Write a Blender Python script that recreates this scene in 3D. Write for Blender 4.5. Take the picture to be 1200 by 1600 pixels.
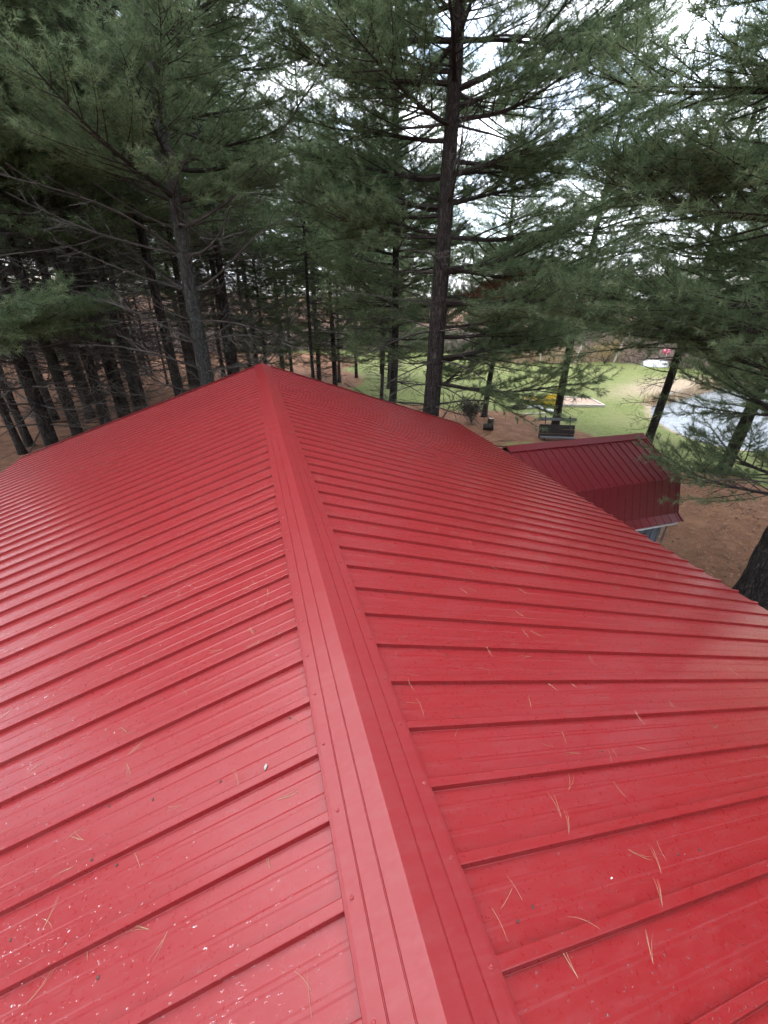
import bpy, math, random
import numpy as np
from mathutils import Vector, Matrix, noise as mnoise

for o in list(bpy.data.objects):
    bpy.data.objects.remove(o)
S = bpy.context.scene
COL = S.collection
RAD = math.radians
rng = np.random.default_rng(7)
random.seed(7)

# ------------------------------------------------------------------ camera
CAM = Vector((-0.231, 0.0, 6.4))
PITCH, ROLL, YAW = 0.492, 0.0163, 0.306
cd = bpy.data.cameras.new('camera')
co = bpy.data.objects.new('camera', cd)
COL.objects.link(co)
Fv = Vector((math.sin(YAW)*math.cos(PITCH), math.cos(YAW)*math.cos(PITCH), -math.sin(PITCH)))
Rv = Vector((math.cos(YAW), -math.sin(YAW), 0))
Uv = Rv.cross(Fv)
R2 = Rv*math.cos(ROLL)+Uv*math.sin(ROLL)
U2 = -Rv*math.sin(ROLL)+Uv*math.cos(ROLL)
m = Matrix.Identity(4)
for i in range(3):
    m[i][0] = R2[i]; m[i][1] = U2[i]; m[i][2] = -Fv[i]; m[i][3] = CAM[i]
co.matrix_world = m
cd.sensor_fit = 'HORIZONTAL'; cd.sensor_width = 36.0; cd.lens = 634.75/1200*36
cd.clip_start = 0.05; cd.clip_end = 2000
S.camera = co

# ------------------------------------------------------------------ sky, sun, exposure (overcast)
SUN_EL, SUN_AZ = 60, 340
W = bpy.data.worlds.new('World'); S.world = W; W.use_nodes = True
nt = W.node_tree; nt.nodes.clear()
out = nt.nodes.new('ShaderNodeOutputWorld')
sky = nt.nodes.new('ShaderNodeTexSky'); sky.sky_type = 'NISHITA'; sky.sun_disc = False
sky.sun_elevation = RAD(SUN_EL); sky.sun_rotation = RAD(SUN_AZ)
bg1 = nt.nodes.new('ShaderNodeBackground'); bg1.inputs['Strength'].default_value = 0.12
bg2 = nt.nodes.new('ShaderNodeBackground'); bg2.inputs['Color'].default_value = (0.88, 0.92, 1.0, 1); bg2.inputs['Strength'].default_value = 0.95
tc = nt.nodes.new('ShaderNodeTexCoord'); mp = nt.nodes.new('ShaderNodeMapping')
mp.inputs['Scale'].default_value = (1, 1, 2.2)
nz = nt.nodes.new('ShaderNodeTexNoise'); nz.inputs['Scale'].default_value = 5.0; nz.inputs['Detail'].default_value = 7
nz.inputs['Roughness'].default_value = 0.6
rp = nt.nodes.new('ShaderNodeValToRGB'); rp.color_ramp.elements[0].position = 0.36; rp.color_ramp.elements[1].position = 0.58
rp.color_ramp.elements[0].color = (0.15, 0.15, 0.15, 1)
mx = nt.nodes.new('ShaderNodeMixShader')
nt.links.new(tc.outputs['Generated'], mp.inputs['Vector']); nt.links.new(mp.outputs['Vector'], nz.inputs['Vector'])
nt.links.new(nz.outputs['Fac'], rp.inputs['Fac']); nt.links.new(rp.outputs['Color'], mx.inputs['Fac'])
nt.links.new(sky.outputs['Color'], bg1.inputs['Color'])
nt.links.new(bg1.outputs[0], mx.inputs[1]); nt.links.new(bg2.outputs[0], mx.inputs[2])
nt.links.new(mx.outputs[0], out.inputs['Surface'])
sd = bpy.data.lights.new('sun', 'SUN'); sd.energy = 0.5; sd.angle = RAD(70); sd.color = (1, 0.97, 0.93)
so = bpy.data.objects.new('sun', sd); COL.objects.link(so)
az, el = RAD(SUN_AZ), RAD(SUN_EL)
tosun = Vector((math.sin(az)*math.cos(el), math.cos(az)*math.cos(el), math.sin(el)))
so.rotation_euler = tosun.to_track_quat('Z', 'Y').to_euler()
S.view_settings.view_transform = 'Standard'; S.view_settings.look = 'None'
S.view_settings.exposure = 2.15; S.view_settings.gamma = 1.0
S.view_settings.use_curve_mapping = False
S.render.engine = 'CYCLES'
S.cycles.use_adaptive_sampling = True; S.cycles.adaptive_threshold = .04
S.cycles.max_bounces = 6; S.cycles.diffuse_bounces = 4; S.cycles.transmission_bounces = 4; S.cycles.transparent_max_bounces = 4

# ------------------------------------------------------------------ mesh helpers
def mesh_np(name, V, tris=None, quads=None, attr=None, mats=(), matidx=None, smooth=False):
    V = np.asarray(V, dtype=np.float32)
    parts, tot = [], []
    if quads is not None and len(quads):
        quads = np.asarray(quads, dtype=np.int32); parts.append(quads.ravel()); tot.append(np.full(len(quads), 4, np.int32))
    if tris is not None and len(tris):
        tris = np.asarray(tris, dtype=np.int32); parts.append(tris.ravel()); tot.append(np.full(len(tris), 3, np.int32))
    loops = np.concatenate(parts); tot = np.concatenate(tot)
    start = np.concatenate([[0], np.cumsum(tot)[:-1]]).astype(np.int32)
    me = bpy.data.meshes.new(name)
    me.vertices.add(len(V)); me.vertices.foreach_set('co', V.ravel())
    me.loops.add(len(loops)); me.loops.foreach_set('vertex_index', loops)
    me.polygons.add(len(tot)); me.polygons.foreach_set('loop_start', start)
    for mt in mats: me.materials.append(mt)
    if matidx is not None: me.polygons.foreach_set('material_index', np.asarray(matidx, np.int32))
    me.polygons.foreach_set('use_smooth', np.full(len(tot), bool(smooth)))
    if attr is not None:
        for k, a in attr.items():
            at = me.attributes.new(k, 'FLOAT', 'POINT'); at.data.foreach_set('value', np.asarray(a, np.float32))
    me.update(calc_edges=True)
    return me

class MB:
    """collects boxes, prisms and tubes into one mesh"""
    def __init__(s): s.V = []; s.F = []
    def add(s, V, F):
        b = len(s.V); s.V += [tuple(v) for v in V]; s.F += [tuple(i+b for i in f) for f in F]; return s
    def box(s, c, d, rot=None, bev=0.0):
        x, y, z = d[0]/2, d[1]/2, d[2]/2
        b = min(bev, x*.9, y*.9, z*.9)
        if b <= 0:
            P = [Vector((i*x, j*y, k*z)) for k in (-1, 1) for j in (-1, 1) for i in (-1, 1)]
            F = [(0,2,3,1),(4,5,7,6),(0,1,5,4),(2,6,7,3),(0,4,6,2),(1,3,7,5)]
        else:
            import bmesh
            bm = bmesh.new(); bmesh.ops.create_cube(bm, size=1)
            for v in bm.verts: v.co = Vector((v.co.x*d[0], v.co.y*d[1], v.co.z*d[2]))
            bmesh.ops.bevel(bm, geom=bm.edges[:], offset=b, segments=1, affect='EDGES')
            bm.verts.index_update()
            P = [v.co.copy() for v in bm.verts]; F = [tuple(v.index for v in f.verts) for f in bm.faces]
            bm.free()
        M = rot if rot is not None else Matrix.Identity(3)
        return s.add([M @ p + Vector(c) for p in P], F)
    def prism(s, prof, axis_from, axis_to, closed=True):
        """prof: list of (a,b); placed by two functions mapping (a,b)->3D point at each end"""
        n = len(prof); V = [axis_from(a, b) for a, b in prof]+[axis_to(a, b) for a, b in prof]
        F = [(i, (i+1) % n, n+(i+1) % n, n+i) for i in range(n if closed else n-1)]
        if closed: F += [tuple(range(n-1, -1, -1)), tuple(range(n, 2*n))]
        return s.add(V, F)
    def tube(s, pts, rad, sides=6):
        V, Q = tube(np.array(pts, float), np.array(rad, float) if hasattr(rad, '__len__') else np.full(len(pts), rad), sides)
        n = len(pts)
        F = [tuple(q) for q in Q]+[tuple(range(sides-1, -1, -1)), tuple(range((n-1)*sides, n*sides))]
        return s.add(V, F)
    def mesh(s, name, mat, smooth=False):
        me = bpy.data.meshes.new(name); me.from_pydata(s.V, [], s.F); me.materials.append(mat)
        if smooth:
            for p in me.polygons: p.use_smooth = True
        me.update(); return me

def tube(P, r, sides=5):
    n = len(P)
    T = np.gradient(P, axis=0); T /= np.linalg.norm(T, axis=1)[:, None]+1e-9
    ref = np.array([0, 0, 1.0]) if abs(T[0, 2]) < .8 else np.array([1.0, 0, 0])
    A = np.cross(T, ref); A /= np.linalg.norm(A, axis=1)[:, None]+1e-9
    B = np.cross(T, A)
    th = np.arange(sides)*2*math.pi/sides
    V = P[:, None, :]+r[:, None, None]*(np.cos(th)[None, :, None]*A[:, None, :]+np.sin(th)[None, :, None]*B[:, None, :])
    idx = np.arange(n*sides).reshape(n, sides)
    a = idx[:-1]; b = np.roll(idx, -1, axis=1)[:-1]; c = np.roll(idx, -1, axis=1)[1:]; d = idx[1:]
    Q = np.stack([a, b, c, d], -1).reshape(-1, 4)
    return V.reshape(-1, 3), Q

def link(name, me, parent=None, loc=None, rot=None, scale=None):
    o = bpy.data.objects.new(name, me); COL.objects.link(o)
    if parent is not None: o.parent = parent
    if loc is not None: o.location = loc
    if rot is not None: o.rotation_euler = rot
    if scale is not None: o.scale = scale
    return o
def tag(o, label=None, cat=None, group=None, kind=None):
    if label: o['label'] = label
    if cat: o['category'] = cat
    if group: o['group'] = group
    if kind: o['kind'] = kind
    return o
def empty(name, loc=(0, 0, 0), rz=0.0):
    o = bpy.data.objects.new(name, None); COL.objects.link(o); o.location = loc; o.rotation_euler = (0, 0, rz)
    o.empty_display_size = .2
    return o

# ------------------------------------------------------------------ materials
def new_mat(name):
    mt = bpy.data.materials.new(name); mt.use_nodes = True
    n = mt.node_tree.nodes; b = n['Principled BSDF']
    return mt, mt.node_tree, b
def N(t, typ, **kw):
    n = t.nodes.new(typ)
    for k, v in kw.items():
        if k in n.inputs: n.inputs[k].default_value = v
        else: setattr(n, k, v)
    return n
def ramp(t, fac, stops):
    r = t.nodes.new('ShaderNodeValToRGB'); e = r.color_ramp.elements
    while len(e) < len(stops): e.new(0.5)
    for i, (p, c) in enumerate(stops):
        e[i].position = p; e[i].color = (c[0], c[1], c[2], 1)
    t.links.new(fac, r.inputs['Fac']); return r.outputs['Color']
def mixc(t, fac, a, b, blend='MIX'):
    mxn = t.nodes.new('ShaderNodeMix'); mxn.data_type = 'RGBA'; mxn.blend_type = blend
    for sock, v in ((mxn.inputs[0], fac), (mxn.inputs[6], a), (mxn.inputs[7], b)):
        if isinstance(v, (int, float)): sock.default_value = v
        elif isinstance(v, tuple): sock.default_value = (*v, 1)
        else: t.links.new(v, sock)
    return mxn.outputs[2]
def objcoord(t, scale=(1, 1, 1), geo=False):
    c = t.nodes.new('ShaderNodeNewGeometry').outputs['Position'] if geo else t.nodes.new('ShaderNodeTexCoord').outputs['Object']
    mpn = t.nodes.new('ShaderNodeMapping'); mpn.inputs['Scale'].default_value = scale
    t.links.new(c, mpn.inputs['Vector']); return mpn.outputs['Vector']
def noise(t, vec, scale, detail=4, rough=.55, out='Fac'):
    n = N(t, 'ShaderNodeTexNoise', Scale=scale, Detail=detail, Roughness=rough); t.links.new(vec, n.inputs['Vector']); return n.outputs[out]
def bump(t, b, h, strength, dist, prev=None):
    n = N(t, 'ShaderNodeBump', Strength=strength, Distance=dist); t.links.new(h, n.inputs['Height'])
    if prev is not None: t.links.new(prev, n.inputs['Normal'])
    t.links.new(n.outputs['Normal'], b.inputs['Normal']); return n.outputs['Normal']

def mat_roof(name, c1, c2, rough=.3, dull=0.0):
    mt, t, b = new_mat(name)
    v = objcoord(t, geo=True)
    lo = noise(t, v, 1.3, 3); fi = noise(t, v, 60, 3, .6)
    col = mixc(t, lo, c1, c2)
    # fine dust film
    dv = objcoord(t, (3, 14, 3), geo=True); du = noise(t, dv, 3.0, 6, .65)
    film = ramp(t, du, [(.45, (0, 0, 0)), (.8, (.08+dull, .08+dull, .08+dull))])
    col = mixc(t, film, col, (.30, .19, .19))
    t.links.new(col, b.inputs['Base Color'])
    r = ramp(t, fi, [(.3, (rough-.06,)*3), (.75, (rough+.1,)*3)])
    t.links.new(r, b.inputs['Roughness'])
    b.inputs['Specular IOR Level'].default_value = .40
    b.inputs['Coat Weight'].default_value = .08; b.inputs['Coat Roughness'].default_value = .14
    wav = noise(t, v, 2.2, 2)
    n1 = bump(t, b, wav, .06, .02)
    bump(t, b, fi, .12, .0012, n1)
    return mt
M = {}
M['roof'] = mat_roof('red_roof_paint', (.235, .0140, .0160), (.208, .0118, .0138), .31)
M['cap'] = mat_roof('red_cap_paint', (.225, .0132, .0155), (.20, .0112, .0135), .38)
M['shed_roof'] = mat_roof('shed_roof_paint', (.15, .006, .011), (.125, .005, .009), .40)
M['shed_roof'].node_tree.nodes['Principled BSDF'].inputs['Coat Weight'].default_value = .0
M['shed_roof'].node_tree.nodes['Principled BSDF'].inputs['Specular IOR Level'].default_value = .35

def mat_simple(name, c1, c2, scale=8, rough=.7, sc=(1, 1, 1), bs=.2, bd=.004, geo=False, metallic=0):
    mt, t, b = new_mat(name); v = objcoord(t, sc, geo)
    n1 = noise(t, v, scale, 6, .6)
    t.links.new(ramp(t, n1, [(.3, c1), (.72, c2)]), b.inputs['Base Color'])
    b.inputs['Roughness'].default_value = rough; b.inputs['Metallic'].default_value = metallic
    bump(t, b, n1, bs, bd); return mt
M['grey_metal'] = mat_simple('grey_siding_paint', (.16, .19, .24), (.21, .24, .29), 3, .45, bs=.05)
M['white_trim'] = mat_simple('white_trim_paint', (.70, .71, .73), (.8, .8, .8), 5, .5, bs=.05)
M['screw'] = mat_simple('red_screw_paint', (.24, .016, .018), (.28, .022, .024), 40, .42, bs=.02)
M['old_wood'] = mat_simple('dark_weathered_wood', (.016, .011, .011), (.04, .027, .027), 5, .85, (1, 9, 9), .5, .006)
M['grey_wood'] = mat_simple('grey_weathered_plank', (.07, .07, .08), (.14, .137, .145), 5, .85, (1, 9, 9), .5, .006)
M['iron'] = mat_simple('black_iron', (.012, .012, .014), (.03, .028, .028), 20, .5, bs=.2, bd=.002)
M['timber'] = mat_simple('pale_timber', (.42, .38, .33), (.58, .54, .48), 6, .8, (1, 6, 6), .4, .005)
M['sand'] = mat_simple('sand', (.30, .20, .14), (.44, .32, .24), 9, .95, bs=.6, bd=.03)
M['yellow'] = mat_simple('yellow_plastic', (.62, .44, .01), (.72, .54, .02), 4, .4, bs=.05)
M['white_plastic'] = mat_simple('white_plastic', (.62, .62, .62), (.78, .78, .76), 4, .45, bs=.05)
M['pink'] = mat_simple('pink_plastic', (.85, .16, .25), (.9, .22, .32), 6, .4, bs=.05)
M['birch'] = mat_simple('birch_bark', (.5, .48, .46), (.75, .74, .72), 5, .8, (1, 1, 4), .3, .01)
M['log_end'] = mat_simple('cut_wood', (.42, .30, .22), (.62, .50, .40), 14, .85, bs=.3)
M['dead_twig'] = mat_simple('dead_twig_bark', (.026, .020, .017), (.105, .088, .077), 3.5, .9, (1, 1, 1), .4, .004)
M['brush'] = mat_simple('bare_brush', (.19, .145, .13), (.36, .28, .245), .6, .9, geo=True, bs=0)
M['brush_grey'] = mat_simple('bare_twigs_grey', (.18, .155, .155), (.34, .30, .295), .5, .9, geo=True, bs=0)
M['reed'] = mat_simple('tan_reed', (.34, .24, .15), (.52, .40, .27), 1.0, .9, geo=True, bs=0)
M['yellow_leaf'] = mat_simple('yellow_leaf', (.30, .20, .05), (.45, .33, .10), 2, .8, geo=True, bs=0)
M['needle_tan'] = mat_simple('fallen_needle', (.30, .16, .09), (.46, .29, .18), 30, .6, bs=0)
M['leaf_dark'] = mat_simple('leaf_bit', (.03, .02, .018), (.09, .06, .05), 60, .8, bs=.2)
M['seed_grey'] = mat_simple('seed_husk', (.22, .24, .21), (.4, .42, .38), 120, .7, bs=.3)
M['bird_white'] = mat_simple('white_splash', (.6, .58, .6), (.8, .78, .8), 80, .6, bs=.1)

def mat_bark(name, c1, c2, c3, zs=.28, scale=11, dist=.035):
    mt, t, b = new_mat(name); v = objcoord(t, (1, 1, zs), True)
    def ridge(sc, dt):
        q = noise(t, v, sc, dt, .6)
        sb = N(t, 'ShaderNodeMath', operation='SUBTRACT'); t.links.new(q, sb.inputs[0]); sb.inputs[1].default_value = .5
        ab = N(t, 'ShaderNodeMath', operation='ABSOLUTE'); t.links.new(sb.outputs[0], ab.inputs[0]); return ab.outputs[0]
    ra, rb2 = ridge(scale, 4), ridge(scale*2.3, 4)
    mn = N(t, 'ShaderNodeMath', operation='MINIMUM'); t.links.new(ra, mn.inputs[0]); t.links.new(rb2, mn.inputs[1])
    n1 = noise(t, v, 18, 6, .65); n2 = noise(t, v, 1.2, 3)
    crack = ramp(t, mn.outputs[0], [(.0, (0, 0, 0)), (.055, (1, 1, 1))])
    col = ramp(t, n1, [(.3, c2), (.7, c3)])
    col = mixc(t, crack, c1, col)
    moss = ramp(t, n2, [(.52, (0, 0, 0)), (.7, (.35, .35, .35))])
    col = mixc(t, moss, col, (.10, .11, .085))
    t.links.new(col, b.inputs['Base Color']); b.inputs['Roughness'].default_value = .92
    b.inputs['Specular IOR Level'].default_value = .2
    h1 = mixc(t, .35, crack, n1)
    bump(t, b, h1, .9, dist); return mt
M['bark'] = mat_bark('pine_bark', (.013, .010, .0095), (.040, .031, .028), (.098, .081, .074))
M['bark_brown'] = mat_bark('brown_pine_bark', (.018, .013, .012), (.052, .038, .034), (.115, .09, .083), .22, 12)
M['bark_grey'] = mat_bark('grey_pine_bark', (.025, .023, .022), (.06, .056, .053), (.125, .12, .113), .5, 9, .02)
M['limb'] = mat_bark('limb_bark', (.018, .014, .013), (.05, .038, .034), (.11, .085, .075), 1, 25, .008)

def mat_needles(name, c_dark, c_mid, c_light):
    mt, t, b = new_mat(name)
    at = N(t, 'ShaderNodeAttribute', attribute_name='tint')
    oi = N(t, 'ShaderNodeObjectInfo')
    v = objcoord(t, geo=True); n1 = noise(t, v, .55, 2)
    ad = N(t, 'ShaderNodeMath', operation='MULTIPLY_ADD'); t.links.new(n1, ad.inputs[0]); ad.inputs[1].default_value = .9
    sb = N(t, 'ShaderNodeMath', operation='SUBTRACT'); t.links.new(at.outputs['Fac'], sb.inputs[0]); sb.inputs[1].default_value = .45
    t.links.new(sb.outputs[0], ad.inputs[2])
    ad2 = N(t, 'ShaderNodeMath', operation='MULTIPLY_ADD'); t.links.new(oi.outputs['Random'], ad2.inputs[0]); ad2.inputs[1].default_value = .22
    t.links.new(ad.outputs[0], ad2.inputs[2])
    col = ramp(t, ad2.outputs[0], [(.05, c_dark), (.5, c_mid), (1, c_light)])
    t.links.new(col, b.inputs['Base Color']); b.inputs['Roughness'].default_value = .55
    b.inputs['Specular IOR Level'].default_value = .35
    tr = N(t, 'ShaderNodeBsdfTranslucent'); t.links.new(col, tr.inputs['Color'])
    ms = N(t, 'ShaderNodeMixShader', Fac=.52)
    o = [n for n in t.nodes if n.type == 'OUTPUT_MATERIAL'][0]
    t.links.new(b.outputs[0], ms.inputs[1]); t.links.new(tr.outputs[0], ms.inputs[2]); t.links.new(ms.outputs[0], o.inputs['Surface'])
    return mt
M['needles'] = mat_needles('green_needles', (.085, .128, .066), (.158, .220, .108), (.265, .325, .175))
M['needles_dead'] = mat_needles('brown_needles', (.12, .045, .025), (.20, .08, .04), (.30, .14, .08))
M['shrub_leaf'] = mat_needles('shrub_leaves', (.02, .03, .02), (.05, .05, .035), (.13, .11, .09))

mt, t, b = new_mat('water_bead')
b.inputs['Base Color'].default_value = (1, 1, 1, 1); b.inputs['Roughness'].default_value = .03
b.inputs['IOR'].default_value = 1.33; b.inputs['Transmission Weight'].default_value = .97
M['bead'] = mt
mt, t, b = new_mat('pond_water'); v = objcoord(t, (1, 1.6, 1), True)
b.inputs['Base Color'].default_value = (.15, .175, .19, 1); b.inputs['Roughness'].default_value = .04; b.inputs['IOR'].default_value = 1.4
b.inputs['Specular IOR Level'].default_value = .9
bump(t, b, noise(t, v, 1.6, 6, .65), .6, .07)
M['water'] = mt

# ground: grass with needle litter, weighted by mesh attributes that say where each lies
mt, t, b = new_mat('ground_cover'); v = objcoord(t, (1, 1, 1), True)
lit = N(t, 'ShaderNodeAttribute', attribute_name='litter'); shr = N(t, 'ShaderNodeAttribute', attribute_name='shore')
nA = noise(t, v, .35, 4); nB = noise(t, v, 6, 8, .7); nC = noise(t, v, 1.6, 6, .65); nD = noise(t, v, 38, 4, .7)
grass = ramp(t, nB, [(.25, (.080, .105, .030)), (.5, (.140, .168, .050)), (.75, (.25, .25, .105))])
grass = mixc(t, ramp(t, nA, [(.42, (0, 0, 0)), (.66, (.75, .75, .75))]), grass, (.19, .19, .08))
grass = mixc(t, ramp(t, nD, [(.62, (0, 0, 0)), (.72, (.5, .5, .5))]), grass, (.27, .20, .12))
lt = ramp(t, nC, [(.28, (.085, .042, .025)), (.5, (.175, .085, .048)), (.74, (.27, .150, .09))])
lt = mixc(t, ramp(t, nD, [(.4, (0, 0, 0)), (.75, (.8, .8, .8))]), lt, (.27, .14, .08))
ma = N(t, 'ShaderNodeMath', operation='MULTIPLY_ADD'); t.links.new(nC, ma.inputs[0]); ma.inputs[1].default_value = .9
ms_ = N(t, 'ShaderNodeMath', operation='SUBTRACT'); t.links.new(lit.outputs['Fac'], ms_.inputs[0]); ms_.inputs[1].default_value = .45
t.links.new(ms_.outputs[0], ma.inputs[2])
mk = ramp(t, ma.outputs[0], [(.32, (0, 0, 0)), (.62, (1, 1, 1))])
col = mixc(t, mk, grass, lt)
col = mixc(t, shr.outputs['Fac'], col, ramp(t, nB, [(.3, (.28, .19, .13)), (.7, (.46, .36, .27))]))
t.links.new(col, b.inputs['Base Color']); b.inputs['Roughness'].default_value = .95; b.inputs['Specular IOR Level'].default_value = .15
n1 = bump(t, b, nC, .9, .10); bump(t, b, nD, .9, .03, n1)
M['ground'] = mt

# ------------------------------------------------------------------ ground and pond
POND = np.array([(25.4,21.4),(23.6,19.6),(22.2,17.2),(21.6,15.1),(22.0,13.6),(23.6,12.2),(27,11),(36,12),(46,17),(49,23),(44,26),(39,26.6),(35,26.2),(30.4,24.8)])
def poly_sd(X, Y, P):
    """signed distance to polygon, negative inside"""
    n = len(P); d = np.full(X.shape, 1e9); ins = np.zeros(X.shape, bool)
    for i in range(n):
        a = P[i]; c = P[(i+1) % n]; e = c-a
        wx, wy = X-a[0], Y-a[1]
        tt = np.clip((wx*e[0]+wy*e[1])/(e@e), 0, 1)
        d = np.minimum(d, np.hypot(wx-e[0]*tt, wy-e[1]*tt))
        cond = ((a[1] <= Y) & (c[1] > Y)) | ((a[1] > Y) & (c[1] <= Y))
        with np.errstate(divide='ignore', invalid='ignore'):
            xi = a[0]+(Y-a[1])/(c[1]-a[1]+1e-12)*e[0]
        ins ^= cond & (X < xi)
    return np.where(ins, -d, d)
def smooth(a, b, x):
    k = np.clip((x-a)/(b-a), 0, 1); return k*k*(3-2*k)
LITTER = [(-9, 18, 11), (-12, 28, 13), (-2, 27, 9), (-16, 8, 12), (6, 20, 6.5), (11.5, 4, 6.8), (12.6, 19.6, 3.2), (15.2, 8.5, 3.4), (14.5, 16.5, 1.8), (12, -5, 10), (-8, 40, 9), (2, 36, 7), (18, 10.8, .8), (-8, 48, 12), (3, 46, 8), (-20, 40, 14)]
def ground_z(X, Y):
    X = np.asarray(X, float); Y = np.asarray(Y, float)
    z = .06*np.sin(X*.23+1)*np.cos(Y*.19)+.03*np.sin(X*.7+Y*.5)
    z = z*smooth(0, 12, np.hypot(X-5, Y-4)-4)
    far = np.hypot(X-10, Y-10)
    z = z + smooth(90, 400, far)*3.0
    d = poly_sd(X, Y, POND)
    return np.where(d < 1.2, np.minimum(z, -.32+.30*smooth(-1.2, 1.2, d)), z)
def axis(lo, hi, dense_lo, dense_hi, step):
    c = list(np.arange(dense_lo, dense_hi+1e-6, step)); s = step
    x = dense_hi
    while x < hi: s *= 1.25; x += s; c.append(x)
    x = dense_lo; s = step
    while x > lo: s *= 1.25; x -= s; c.insert(0, x)
    return np.array(c)
gx = axis(-500, 500, -24, 52, .5); gy = axis(-400, 600, -8, 62, .5)
GX, GY = np.meshgrid(gx, gy, indexing='ij')
GZ = ground_z(GX, GY)
near = (GX > -24) & (GX < 52) & (GY > -8) & (GY < 62)
GZ = GZ + near*rng.normal(0, .012, GX.shape)
lit_a = np.zeros(GX.shape)
for (x, y, r) in LITTER: lit_a = np.maximum(lit_a, 1-smooth(r*.72, r*1.2, np.hypot(GX-x, GY-y)))
lit_a = np.maximum(lit_a, .95*smooth(58, 66, np.hypot(GX, GY)))
dp = poly_sd(GX, GY, POND)
shore_a = .8*(1-smooth(-.1, .45, dp+rng.normal(0, .15, GX.shape)))
shore_a = np.maximum(shore_a, .85*(1-smooth(.5, 4.5, dp))*smooth(22, 26, GY))
nx, ny = GX.shape; idx = np.arange(nx*ny).reshape(nx, ny)
Q = np.stack([idx[:-1, :-1], idx[1:, :-1], idx[1:, 1:], idx[:-1, 1:]], -1).reshape(-1, 4)
me = mesh_np('ground', np.stack([GX, GY, GZ], -1).reshape(-1, 3), quads=Q, attr={'litter': lit_a.ravel(), 'shore': shore_a.ravel()}, mats=[M['ground']], smooth=True)
tag(link('ground', me), kind='structure')
pv = [(x, y, -.20) for x, y in POND+ (POND-POND.mean(0))*.06]
me = bpy.data.meshes.new('pond'); me.from_pydata(pv, [], [tuple(range(len(pv)))]); me.materials.append(M['water'])
tag(link('pond', me), kind='structure')
def gz(x, y): return float(ground_z(np.array(x), np.array(y)))

# ------------------------------------------------------------------ main building with the red ribbed roof
TS = .3385                                   # roof slope
RIDGE = 6.4-1.442
PANZ = RIDGE-.0275                            # apex of the pan planes
HALF = 5.26; Y0R, Y1R = -4.083, 10.90
RP = .2286
house = empty('metal_roofed_building', (0, 0, 0))
tag(house, 'large building with a wet ribbed red metal gable roof and long ridge', 'building')
wallm = M['grey_metal']
eave_z = PANZ-TS*HALF
wx = HALF-.35
for sx in (-1, 1):
    mb = MB(); mb.box((sx*wx, (Y0R+Y1R)/2, (eave_z+.06)/2), (.14, Y1R-Y0R-.5, eave_z+.06))
    for k in range(60):
        y = Y0R+.35+k*RP
        if y < Y1R-.3: mb.box((sx*(wx+.08), y, (eave_z)/2), (.025, .04, eave_z-.02))
    link('side_wall', mb.mesh('side_wall', wallm), house)
for y in (Y0R+.25, Y1R-.25):
    mb = MB()
    pr = [(-wx+.08, 0), (wx-.08, 0), (wx-.08, PANZ-TS*wx-.08), (0, PANZ-.1), (-wx+.08, PANZ-TS*wx-.08)]
    mb.prism(pr, lambda a, c: (a, y-.07, c), lambda a, c: (a, y+.07, c))
    link('gable_wall', mb.mesh('gable_wall', wallm), house)

def panel_profile():
    p = []
    def major(c): return [(c-.0215, 0), (c-.0195, .0012), (c-.0155, .0215), (c-.0125, .0225), (c+.0125, .0225), (c+.0155, .0215), (c+.0195, .0012), (c+.0215, 0)]
    for k in range(4):
        c = k*RP; p += major(c)
        for q in (1, 2):
            cc = c+q*RP/3; p += [(cc-.011, 0), (cc-.005, .0014), (cc+.005, .0014), (cc+.011, 0)]
    p.append((4*RP-.0222, .0006))
    return p
PP = panel_profile()
def panel_mesh(name, side, run, slope, x0, mat, seed):
    """ribbed sheet: profile along y, running down the slope in x; thin folded lip at the eave end"""
    r = np.random.default_rng(seed)
    us = np.linspace(0, 1, 9); V = []; npf = len(PP)
    cosA = 1/math.sqrt(1+slope*slope); nxv, nzv = slope*cosA, cosA
    for u in us:
        x = x0+u*run
        for (y, h) in PP:
            V.append((side*(x+nxv*h), y, -slope*x+nzv*h))
    nb = len(V)
    for (y, h) in PP:                        # turned-down edge, 8 mm
        x = x0+run
        V.append((side*(x+nxv*(h-.004)), y, -slope*x+nzv*(h-.006)))
    V = np.array(V)
    idx = np.arange(len(V)).reshape(-1, npf)
    Qd = np.stack([idx[:-1, :-1], idx[1:, :-1], idx[1:, 1:], idx[:-1, 1:]], -1).reshape(-1, 4)
    if side < 0: Qd = Qd[:, ::-1]
    return mesh_np(name, V, quads=Qd, mats=[mat])
RIB0 = .262
k0 = math.floor((Y0R-RIB0)/(4*RP))+1
for side in (1, -1):
    mes = panel_mesh('roof_panel', side, HALF, TS, 0.012, M['roof'], 3)
    y = RIB0+4*RP*k0
    while y+4*RP < Y1R+.25:
        link('roof_panel', mes, house, (0, y, PANZ))
        y += 4*RP
    YE = y                                    # far edge of the last sheet
# rake trims (far and near gable) and eave strips
for yy, dirn in ((YE-.02, 1), (RIB0+4*RP*k0-.034, -1)):
    for side in (1, -1):
        mb = MB(); L = HALF+.03
        pr = [(-.045, .026), (.03, .026), (.03, -.13), (.022, -.13), (.022, .020), (-.045, .020)]
        mb.prism(pr, lambda a, c: (side*.03, yy+dirn*a, PANZ+c-TS*.03), lambda a, c: (side*L, yy+dirn*a, PANZ+c-TS*L))
        link('rake_trim', mb.mesh('rake_trim', M['cap']), house)
for side in (1, -1):
    mb = MB(); mb.box((side*(HALF-.06), (YE+RIB0+4*RP*k0)/2, eave_z-.085), (.03, YE-RIB0-4*RP*k0-.1, .14))
    link('fascia', mb.mesh('fascia', M['white_trim']), house)

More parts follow.
